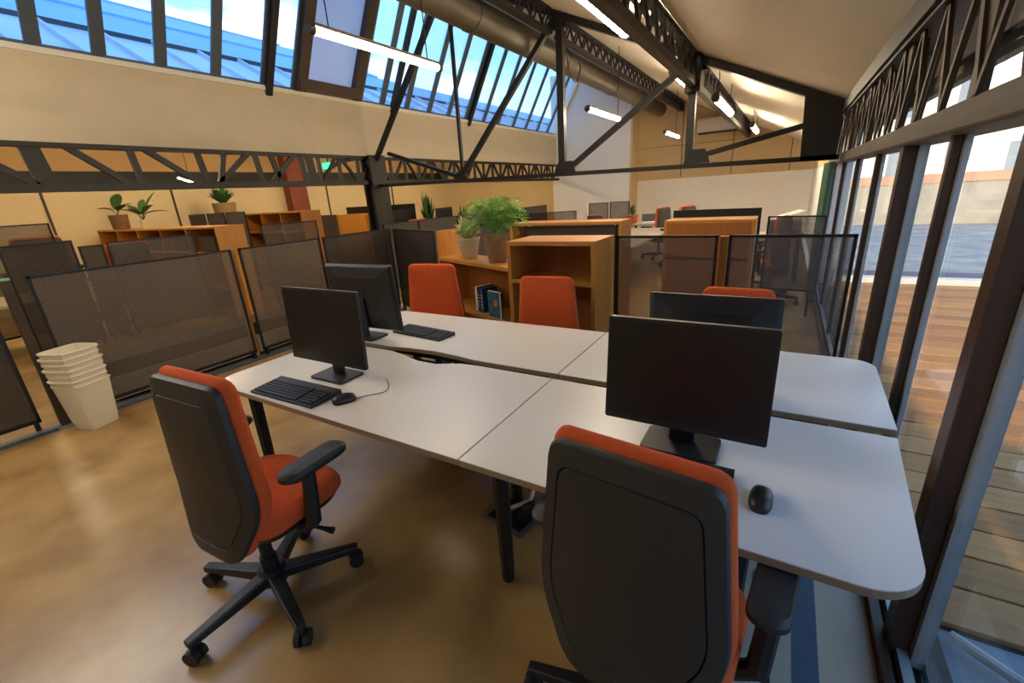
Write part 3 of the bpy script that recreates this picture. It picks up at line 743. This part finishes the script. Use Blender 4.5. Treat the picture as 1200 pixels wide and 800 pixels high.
# angled bookcase with the plants
ang = math.atan2(-.57, 1.38)
bk = thing('bookcase', 'low wooden bookcase holding books and two potted plants', 'bookcase', (-3.45, 4.02, 0), ang)
bw, bd = 1.44, .36
MB().box(0, .03, 0, bd, 0, 1.30).build('side_panel', 'oak', bk); MB().box(bw - .03, bw, 0, bd, 0, 1.0).build('side_panel', 'oak', bk)
MB().box(.03, bw - .03, -.01, bd, .965, 1.0).build('shelf', 'oak_x', bk); MB().box(.03, bw - .03, 0, bd - .015, .42, .45).build('shelf', 'oak_x', bk); MB().box(.03, bw - .03, 0, bd - .015, .05, .08).build('shelf', 'oak_x', bk)
MB().box(.03, bw - .03, bd - .015, bd, .05, .965).build('back_panel', 'oak_dark', bk); MB().box(.03, bw - .03, .03, .05, 0, .05).build('plinth', 'oak_dark', bk)
def onbk(x, y): c, s = math.cos(ang), math.sin(ang); return (-3.45 + c * x - s * y, 4.02 + s * x + c * y)
# books
zb_ = .45
for i, (x, w, h, mm, lab) in enumerate(((.66, .035, .27, 'paper', 'pale slim book standing beside the navy binders'), (.70, .055, .27, 'book_navy', 'navy binder next to the pale slim book'), (.76, .055, .265, 'book_blue', 'blue binder next to the framed blue cover'))):
    px, py = onbk(x, .06)
    o = thing('book', lab, 'book', (px, py, zb_), ang)
    MB().box(0, w - .004, 0, .20, 0, h).build('cover', mm, o, bevel=.003); MB().box(.004, w - .008, .19, .204, .004, h - .004).build('pages', 'paper', o)
    for z in (.05, .08, .11, .15, .18): MB().box(.014, w - .022, -.001, .001, z, z + .012).build('spine_mark', 'paper' if mm != 'paper' else 'book_navy', o)

def pot_at(name, label, loc, potm, prof, leafm, leaves, rz=0, pot_name='pot', n=24):
    t = thing(name, label, 'plant', loc, rz)
    MB().lathe(prof, n).build(pot_name, potm, t, smooth=True)
    r, z = prof[-1]; MB().lathe([(0, z - .02), (r * .99, z - .02), (r * .97, z - .005), (0, z - .005)], n).build('soil', 'soil', t)
    leaves(t, leafm, z); return t
def blade(m, base, tip, w, sag, n=6, fold=.2):
    b, t = Vector(base), Vector(tip); d = t - b; hd = Vector((d.x, d.y, 0))
    s = Vector((-hd.y, hd.x, 0)).normalized() if hd.length > 1e-4 else Vector((1, 0, 0))
    vs = []; fs = []
    for i in range(n + 1):
        u = i / n; p = b + d * u + Vector((0, 0, sag * 4 * u * (1 - u)))
        ww = w * math.sin(math.pi * min(1, .12 + u * .88)) ** .8 if i < n else .001
        vs += [p - s * ww / 2 + Vector((0, 0, ww * fold)), p, p + s * ww / 2 + Vector((0, 0, ww * fold))]
    for i in range(n):
        a = i * 3; fs += [(a, a + 1, a + 4, a + 3), (a + 1, a + 2, a + 5, a + 4)]
    m.add(vs, fs)
def fern(R, H, nfr):
    def f(t, lm, z):
        for k in range(nfr):
            a = random.uniform(0, 2 * math.pi); L_ = R * random.uniform(.55, 1.1); hh = H * random.uniform(.35, 1.1)
            m = MB(); pts = []
            for i in range(15):
                u = i / 14; pts.append(Vector((math.cos(a) * L_ * u, math.sin(a) * L_ * u, z + hh * math.sin(u * 2.1) - .12 * u * u * R * 3)))
            m.tube(pts, [.004 * (1 - i / 15) + .001 for i in range(15)], 4, caps=False)
            s = Vector((-math.sin(a), math.cos(a), 0))
            for i in range(2, 15):
                l = .075 * math.sin(math.pi * (i / 15.5)) + .012
                for sg in (-1, 1):
                    d = (s * sg + Vector((math.cos(a), math.sin(a), 0)) * .35 + Vector((0, 0, -.25 + random.uniform(-.2, .3)))).normalized()
                    blade(m, pts[i], pts[i] + d * l, .016, .004, 2)
            m.build('frond', lm, t)
    return f
def bushy(R, H, n, w, up=.3):
    def f(t, lm, z):
        for k in range(n):
            a = random.uniform(0, 2 * math.pi); e_ = random.uniform(.1, 1); rr = R * random.uniform(.4, 1); m = MB()
            b = (rr * .15 * math.cos(a), rr * .15 * math.sin(a), z - .01)
            tip = (rr * math.cos(a) * (1 - e_ * .6), rr * math.sin(a) * (1 - e_ * .6), z + H * (up + (1 - up) * e_) * random.uniform(.7, 1.05))
            blade(m, b, tip, w * random.uniform(.7, 1.2), .02, 5); m.build('leaf', lm, t)
    return f
def bigleaf(spec):
    def f(t, lm, z):
        for (a, L_, h, w, stem) in spec:
            m = MB(); c, s = math.cos(a), math.sin(a)
            m.tube([(0, 0, z - .02), (c * L_ * .15, s * L_ * .15, z + stem)], .006, 5)
            blade(m, (c * L_ * .12, s * L_ * .12, z + stem * .95), (c * L_, s * L_, z + h), w, .03, 8, .12); m.build('leaf', lm, t)
    return f
x_, y_ = onbk(.45, .16)
pot_at('potted_plant', 'pale spiky plant in a smooth cream pot on the bookcase', (x_, y_, 1.0), 'pot_cream', [(.075, 0), (.085, .01), (.125, .2), (.132, .205), (.132, .225), (.12, .225), (.118, .215)], 'leaf_pale', bushy(.25, .25, 110, .045, .2))
x_, y_ = onbk(.98, .17)
pot_at('potted_fern', 'lush green fern in a woven basket pot on the bookcase', (x_, y_, 1.0), 'pot_rattan', [(.085, 0), (.09, .01), (.13, .24), (.135, .28), (.115, .28)], 'leaf_fern', fern(.36, .38, 64))
# blue covered book stood face out
px, py = onbk(1.07, .03)
o = thing('book', 'blue covered book with an orange patch stood facing the desk', 'book', (px, py, zb_), ang + .05)
MB().box(-.11, .11, .0, .03, 0, .27).build('cover', 'book_cover', o, bevel=.002); MB().box(-.105, .105, .004, .026, .002, .273).build('pages', 'paper', o)
MB().box(-.005, .045, -.002, .0, .12, .19).build('cover_patch', 'book_patch', o); MB().box(.092, .11, -.0015, .0, 0, .27).build('cover_border', 'paper', o)

# ------------------------------------------------------------------ far part of the room, behind the smoky partitions
def plain_desk(label, x0, x1, y0, y1, h=.74):
    t = thing('desk', label, 'desk', ((x0 + x1) / 2, (y0 + y1) / 2, 0)); w, d = (x1 - x0) / 2, (y1 - y0) / 2
    MB().box(-w, w, -d, d, h - .03, h).build('table_top', 'desk_grey', t)
    for sx in (-1, 1):
        for sy in (-1, 1): MB().box(sx * (w - .06) - .025, sx * (w - .06) + .025, sy * (d - .06) - .025, sy * (d - .06) + .025, 0, h - .03).build('leg', 'black_metal', t)
    return t
def screen(label, p, q, z0, z1, m='screen_fabric', cat='desk screen', th=.02, name='desk_screen', feet=True):
    p, q = Vector((*p, 0)), Vector((*q, 0)); d = q - p; w = d.length
    t = thing(name, label, cat, p, math.atan2(d.y, d.x)); MB().box(.015, w - .015, -th / 2, th / 2, z0 + .01, z1 - .012).build('panel', m, t)
    f = MB(); f.box(0, w, -th * .7, th * .7, z1 - .015, z1); f.box(0, .018, -th * .7, th * .7, z0, z1); f.box(w - .018, w, -th * .7, th * .7, z0, z1); f.box(0, w, -th * .7, th * .7, z0, z0 + .02); f.build('frame', 'black_metal', t)
    if feet:
        for x in (.05, w - .08): MB().box(x, x + .03, -th, th, 0, z0).build('foot', 'black_metal', t)
    return t
cabinet('wooden_cabinet', 'wooden cabinet standing back to the smoky partitions', (-1.12, 5.1, 0), 0, .88, .42, 1.24, (.45, .85), back=False)
o = MB().box(-1.09, -.27, 5.1, 5.125, .07, 1.24).build('back_panel', 'oak_dark'); o.parent = bpy.data.objects['wooden_cabinet']; o.matrix_parent_inverse = Matrix.Translation((1.12, -5.1, 0))
screen('black screen rising behind the wooden cabinet', (-1.14, 5.66), (-.22, 5.66), .3, 1.345, 'black_band')
screen('dark brown screen directly behind the open front cabinet', (-2.45, 4.35), (-1.40, 4.35), .3, 1.30, 'screen_fabric')
cabinet('wooden_cabinet', 'wooden cabinet top showing behind the dark brown screen', (-3.1, 5.1, 0), 0, 1.5, .4, 1.25, (.6,))
plain_desk('long grey desk seen past the open cabinet through the smoky mesh', -3.5, -2.0, 6.9, 10.2)
plain_desk('far grey desk with the open laptop before the white wall', -3.6, -2.2, 11.1, 12.7)
plain_desk('far grey desk behind the framed glass screens', -6.0, -4.1, 11.95, 13.0)
plain_desk('grey desk behind the wooden cabinet near the curtain', -1.2, .3, 8.3, 9.1)
screen('blue grey slanting glass screen on the far desk row', (-5.7, 9.4), (-4.3, 10.2), .72, 1.17, 'glass_smoke', name='glass_screen', cat='glass screen')
screen('framed glass screen beside the white wall, nearer the small succulent', (-4.02, 11.8), (-3.49, 11.8), .3, 1.28, 'glass_smoke', name='glass_screen', cat='glass screen')
screen('framed glass screen beside the white wall with an orange chair before it', (-4.6, 11.8), (-4.06, 11.8), .3, 1.27, 'glass_smoke', name='glass_screen', cat='glass screen')
o = thing('white_post', 'slim white post at the edge of the framed glass screens', 'post', (-4.66, 11.75, 0)); MB().box(-.03, .03, -.03, .03, .02, 1.28).build('shaft', 'white_wall', o); MB().box(-.06, .06, -.06, .06, 0, .02).build('foot_plate', 'white_wall', o)
FC = 'chairs at the far desks'
dup(ch, 'orange chair in front of the framed glass screens', (-4.2, 11.2, 0), .3, .97)
dup(ch, 'red orange chair turned side-on at the laptop desk', (-2.45, 10.66, 0), 1.2, 1.12)
dup(ch, 'orange chair just peeping over the black screen', (-1.75, 9.6, 0), 1.2, 1.18)
dup(ch, 'dark backed chair beside the end of the black screen', (-.50, 7.78, 0), -1.0, 1.14)
dup(ch, 'orange chair turned side-on near the green curtain', (-.08, 6.95, 0), 1.3, 1.12)
# laptop, succulent, chair-side things
o = thing('laptop', 'open thin laptop on the far grey desk', 'laptop', (-2.95, 11.7, .74), .3)
MB().box(-.17, .17, -.12, .12, 0, .016).build('keyboard_deck', 'white_plastic', o); MB().bar((0, .12, .016), (0, .19, .2), .34, .008, up=(0, 1, 0)).build('lid', 'black_plastic', o)
pot_at('potted_plant', 'small succulent in a terracotta pot beside the laptop', (-3.33, 11.5, .74), 'pot_terra', [(.12, 0), (.13, .01), (.15, .19), (.155, .2), (.13, .2)], 'leaf_dark', bushy(.16, .3, 28, .05))
o = thing('printer', 'grey printer on the desk beside the green curtain', 'printer', (.05, 8.65, .74))
MB().box(-.28, .2, -.22, .22, 0, .24).build('body', 'screen_grey', o, bevel=.02); MB().bar((-.24, .1, .24), (.2, .26, .36), .3, .012).build('paper_tray', 'white_plastic', o); MB().box(-.22, .14, -.225, -.2, .05, .1).build('paper_slot', 'black_plastic', o)
screen('grey fabric screen in front of the printer desk', (-.17, 6.4), (.42, 6.3), .3, 1.2, 'mesh_fine')
# row of dark panels along the left of the far room
for i, (ya, yb) in enumerate(((5.72, 6.6), (6.64, 7.84), (7.88, 9.36), (9.4, 10.9), (10.94, 12.2))):
    screen(['first dark brown screen of the far row, touching the steel column', 'second dark brown screen of the far row past the steel column', 'third dark brown screen of the far row, below the black monitor back', 'fourth dark brown screen of the far row, behind the fern',
            'last dark brown screen of the far row before the white wall'][i], (-6.1, yb), (-6.1, ya), .1, 1.27, 'screen_fabric', name='floor_screen', cat='screen')
plain_desk('dark desk behind the far row of brown screens', -8.2, -6.4, 7.78, 9.4)
def far_monitor(label, loc, rz, s=1.0):
    return monitor(label, loc, rz, .60 * s, .36 * s, .36 * s)
far_monitor('black monitor standing above the far row of brown screens', (-6.7, 8.2, .74), math.pi * .5 + .2, 1.3)
far_monitor('black monitor on the dark desk right of the steel column', (-7.9, 8.1, .74), math.pi * .5, 1.3)
pot_at('potted_plant', 'dark leafy palm beyond the brown screens, beside the fern', (-6.75, 8.95, .74), 'pot_brown', [(.09, 0), (.12, .18), (.1, .18)], 'leaf_dark', bushy(.3, .62, 26, .07))
dup(ch, 'red chair top peeping over the brown screens past the column', (-6.75, 7.25, 0), 1.5, 1.22)

# ------------------------------------------------------------------ low aisle on the left: shelves, screens and plants
def shelf_row(label, x0, x1, y0, h, bays, rz=0, d=.45):
    c = thing('shelf_unit', label, 'shelf unit', (x0, y0, 0), rz); w = x1 - x0
    MB().box(0, w, 0, d, h - .03, h).build('top', 'oak_x', c); MB().box(0, w, d - .015, d, .05, h - .03).build('back_panel', 'oak_dark', c)
    for k in range(bays + 1):
        x = (w - .03) * k / bays; MB().box(x, x + .03, 0, d - .015, 0, h - .03).build('divider', 'oak', c)
    for z in (.05, .45, h - .42): MB().box(.03, w - .03, .005, d - .015, z, z + .025).build('shelf', 'oak_x', c)
    return c
s1 = shelf_row('long wooden shelf unit with open bays behind the mesh partition, two plants on top', -12.2, -7.5, 3.62, 1.45, 5, .0)
for k, (x, m) in enumerate(((-8.93, 'screen_fabric'), (-8.0, 'screen_fabric'), (-9.86, 'screen_fabric'))):
    o = thing('storage_box', ['dark fabric box in the end bay of the long shelf unit', 'dark fabric box in the bay next to the end of the long shelf unit', 'dark fabric box in the middle bay of the long shelf unit'][[1, 0, 2][k]], 'box', (x, 3.68, 1.058))
    MB().box(-.26, .26, 0, .32, 0, .24).build('body', m, o, bevel=.01); MB().box(-.05, .05, -.006, .002, .12, .15).build('handle', 'black_plastic', o)
shelf_row('second wooden shelf unit further back, a bushy plant on top', -12.0, -8.4, 5.75, 1.58, 5)
for k, x in enumerate((-11.4, -10.6, -9.8)):
    o = screen(['dark screen standing behind the long shelf unit, nearest its plants', 'dark screen in the middle behind the long shelf unit', 'dark screen behind the long shelf unit, below the bushy plant'][k], (x - .35, 5.2), (x + .35, 5.2), .3, 1.64)
pot_at('potted_plant', 'two leaf plant in a brown pot on the long shelf unit', (-11.6, 3.85, 1.45), 'pot_brown', [(.13, 0), (.14, .02), (.16, .28), (.14, .28)], 'leaf_dark', bigleaf([(2.6, .5, .42, .2, .12), (.4, .34, .16, .2, .08), (4.6, .3, .12, .16, .08), (1.6, .3, .2, .16, .1)]))
pot_at('potted_plant', 'star leaved plant next to the two leaf plant', (-10.5, 3.85, 1.45), 'pot_cream', [(.05, 0), (.06, .16), (.05, .16)], 'leaf_dark', bigleaf([(.1, .5, .25, .13, .12), (3.2, .5, .28, .13, .12), (1.6, .34, .5, .12, .14), (.7, .48, .12, .13, .1), (2.6, .45, .38, .13, .1), (5.4, .42, .2, .13, .1), (4.2, .42, .22, .13, .1)]))
pot_at('potted_plant', 'bushy green plant in a tan basket on the second shelf unit', (-11.6, 5.95, 1.58), 'pot_rattan', [(.22, 0), (.23, .02), (.25, .28), (.22, .28)], 'leaf_mid', bushy(.42, .42, 80, .1))
XQ = -8.0
partition('low mesh screen in front of the long shelf unit', (XQ + .2, 3.42), (XQ, 2.42), h=1.36, meshm='mesh_fine')
partition('dark mesh screen behind the wide near partition, beside the shelf unit end', (XQ, 2.08), (XQ, 1.40), h=1.43, meshm='mesh_brown')
partition('short mesh screen between the two aisle mesh screens', (XQ, 2.38), (XQ, 2.12), h=1.34, meshm='mesh_brown')
partition('pale framed mesh screen at the near end of the aisle', (-9.45, 2.28), (-9.45, 1.2), h=1.66, meshm='mesh_fine')
dup(ch, 'red chair top showing behind the pale framed mesh screen', (-10.1, 2.2, 0), 1.5, 1.42)
dup(ch, 'orange chair top in front of the long shelf unit', (-8.5, 2.75, 0), 1.8, 1.28)
plain_desk('desk in the aisle behind the dark mesh screen', -9.3, -8.1, .6, 2.0, .72)
partition('grey framed screen behind the second partition of the near row', (-7.0, 5.05), (-7.45, 4.3), h=1.42, meshm='mesh_fine')
for i, (xa, xb) in enumerate(((-12.0, -11.0), (-10.96, -10.2))):
    screen(('dark aisle screen left of the wooden box cabinet, further from it', 'dark aisle screen touching the wooden box cabinet')[i], (xa, 8.0), (xb, 8.0), .2, 1.40)
cabinet('wooden_cabinet', 'plain wooden box cabinet in the aisle left of the steel column', (-10.15, 7.95, 0), 0, 1.15, .4, 1.36, (.7,), back=False)
o = MB().box(-10.1, -9.05, 7.95, 7.97, .07, 1.36).build('front_panel', 'oak'); o.parent = bpy.data.objects['wooden_cabinet.002']; o.matrix_parent_inverse = Matrix.Translation((10.15, -7.95, 0))
plain_desk('dark topped desk at the back of the aisle', -12.0, -9.0, 9.2, 10.2)
for k, (x, lab) in enumerate(((-11.4, 'black monitor at the back of the aisle beside the red pillar'), (-10.5, 'black monitor in the middle of the back aisle desk'), (-9.5, 'black monitor at the back of the aisle beside the steel column'))):
    far_monitor(lab, (x, 9.7, .74), .1 * k, 1.5)
plain_desk('desk behind the wooden shelf row in the aisle', -8.2, -7.2, 9.6, 11.0)
pot_at('potted_plant', 'tall leafy plant seen behind the steel column', (-7.6, 7.75 + .9, .74), 'pot_brown', [(.12, 0), (.15, .22), (.13, .22)], 'leaf_mid', bushy(.35, .95, 34, .1))
# exit sign
o = thing('exit_sign', 'small green emergency sign high in the aisle beside the red pillar', 'sign', (-9.6, 7.55, 2.55)); MB().box(-.2, .2, -.03, .03, -.09, .09).build('casing', 'exit_green', o); MB().box(-.18, .18, -.034, -.03, -.07, .07).build('lit_face', 'sign_glow', o); MB().box(-.01, .01, -.01, .01, .09, .66).build('stem', 'steel', o)

# ------------------------------------------------------------------ outside: deck, flat roof, walls and houses
dk = struct(MB().box(XR + .12, 9, 1.92, 8.9, -.25, -.075).build('floor_deck', 'steel_brown'))
me3 = [MB().box(0, 8.3, -.109, .109, -.07, -.045).mesh('deck_board', k, bevel=.004) for k in ('deck', 'deck_b', 'deck_c')]
for i in range(30): obj('deck_board', me3[(i * 7 + i // 3) % 3], dk, (XR + .13, 2.04 + i * .231, random.uniform(-.002, .002)))
MB().box(XR + .1, 9, 8.95, 9.15, -.2, .02).build('kerb', 'kerb', dk)
gr = struct(MB().box(XR + .12, 9, -3, 1.92, -.2, -.08).build('floor_outside', 'ground'))
MB().tube([(.72, 1.85, -.03), (.9, 1.72, -.03), (1.15, 1.2, -.03)], .02, 8).build('pipe', 'mullion_alu', gr)
struct(MB().box(XR + .6, 40, 9.15, 11.2, -.9, -.25).build('floor_asphalt', 'asphalt'))
struct(MB().box(XR + .6, 60, 11.2, 26, -1.2, -.62).build('floor_roof', 'flat_roof'))
w = struct(MB().box(XR + 1.0, 40, 25, 25.6, -.7, 1.0).build('wall_stone', 'stone')); MB().box(XR + 1.0, 40, 24.95, 25.65, 1.0, 1.35).build('coping', 'stone_pink', w)
struct(MB().box(XR + .7, 10, -1.2, -.55, -.2, 1.86).build('wall_deck_shade', 'brick'))  # unseen wall put here to shade the near deck boards
def house(label, x0, x1, y, h, m, wins):
    t = thing('house', label, 'house', ((x0 + x1) / 2, y, -1)); w = (x1 - x0) / 2
    MB().box(-w, w, 0, 8, 0, h).build('wall', m, t); MB().box(-w - .3, w + .3, -.3, 8, h, h + .3).build('roof', 'roof_dark', t)
    for (x, z, ww, hh) in wins:
        o = MB().box(x - ww / 2, x + ww / 2, -.06, .1, z, z + hh).build('window', 'win_dark', t); MB().box(x - ww / 2 - .1, x + ww / 2 + .1, -.12, .02, z - .12, z).build('sill', 'facade', o)
house('pale rendered house behind the stone wall outside', 3.5, 16, 34, 10.5, 'facade', [(-4.6, 2.0, 1.0, 1.6), (-2.2, 2.8, 1.0, 1.3), (.2, 2.0, 1.0, 1.6), (3, 2.0, 1, 1.6), (-4.6, 5.2, 1.0, 1.6), (-2.2, 5.2, 1.0, 1.6), (.2, 5.2, 1, 1.6)])
house('peach rendered house beyond the pale house', 16.4, 27, 33, 8.5, 'facade_peach', [(-3.6, 2.2, 1.0, 1.5), (-1.2, 2.2, 1.0, 1.5), (1.2, 2.2, 1, 1.5), (-3.6, 5.2, 1, 1.5)])
# neighbouring roofs beyond the skylight
r = thing('metal_roof', 'pale blue standing seam roof just outside the skylight', 'roof')
def rpt(x, z, y): return (x, y, z)
def slab(p, q, y0, y1, th=.08):
    m = MB(); o = [(p[0], p[1]), (q[0], q[1]), (q[0], q[1] - th), (p[0], p[1] - th)]
    return m.add([(a, y0, b) for a, b in o] + [(a, y1, b) for a, b in o], [(0,1,2,3),(7,6,5,4),(0,4,5,1),(1,5,6,2),(2,6,7,3),(3,7,4,0)])
slab((-7.3, 3.38), (-9.0, 4.26), -4, 22).build('sheet', 'roof_pale', r)
for i in range(38):
    y = -4 + i * .68; MB().bar((-7.3, y, 3.41), (-9.0, y, 4.29), .035, .06).build('seam', 'roof_pale', r)
MB().box(-9.15, -9.0, -4, 22, 4.1, 4.33).build('ridge_cap', 'roof_dark', r)
r = thing('metal_roof', 'blue upper roof rising behind the standing seam roof', 'roof')
for k, (p, q) in enumerate((((-9.15, 4.36), (-10.5, 5.02)), ((-10.5, 5.06), (-12.0, 5.72)), ((-12.0, 5.76), (-13.6, 6.3)))): slab(p, q, -4, (22, 10.5, 8.6)[k]).build('sheet', 'roof_blue', r)
# unseen tall block added behind the viewpoint; it keeps the low sun off the roofs and the skylight
house('unseen tall block added to keep the low sun off the office roofs', -42, -2.2, -34, 27, 'facade', [(-8 + 4 * i, 4 + 4 * j, 1.4, 1.8) for i in range(5) for j in range(5)])
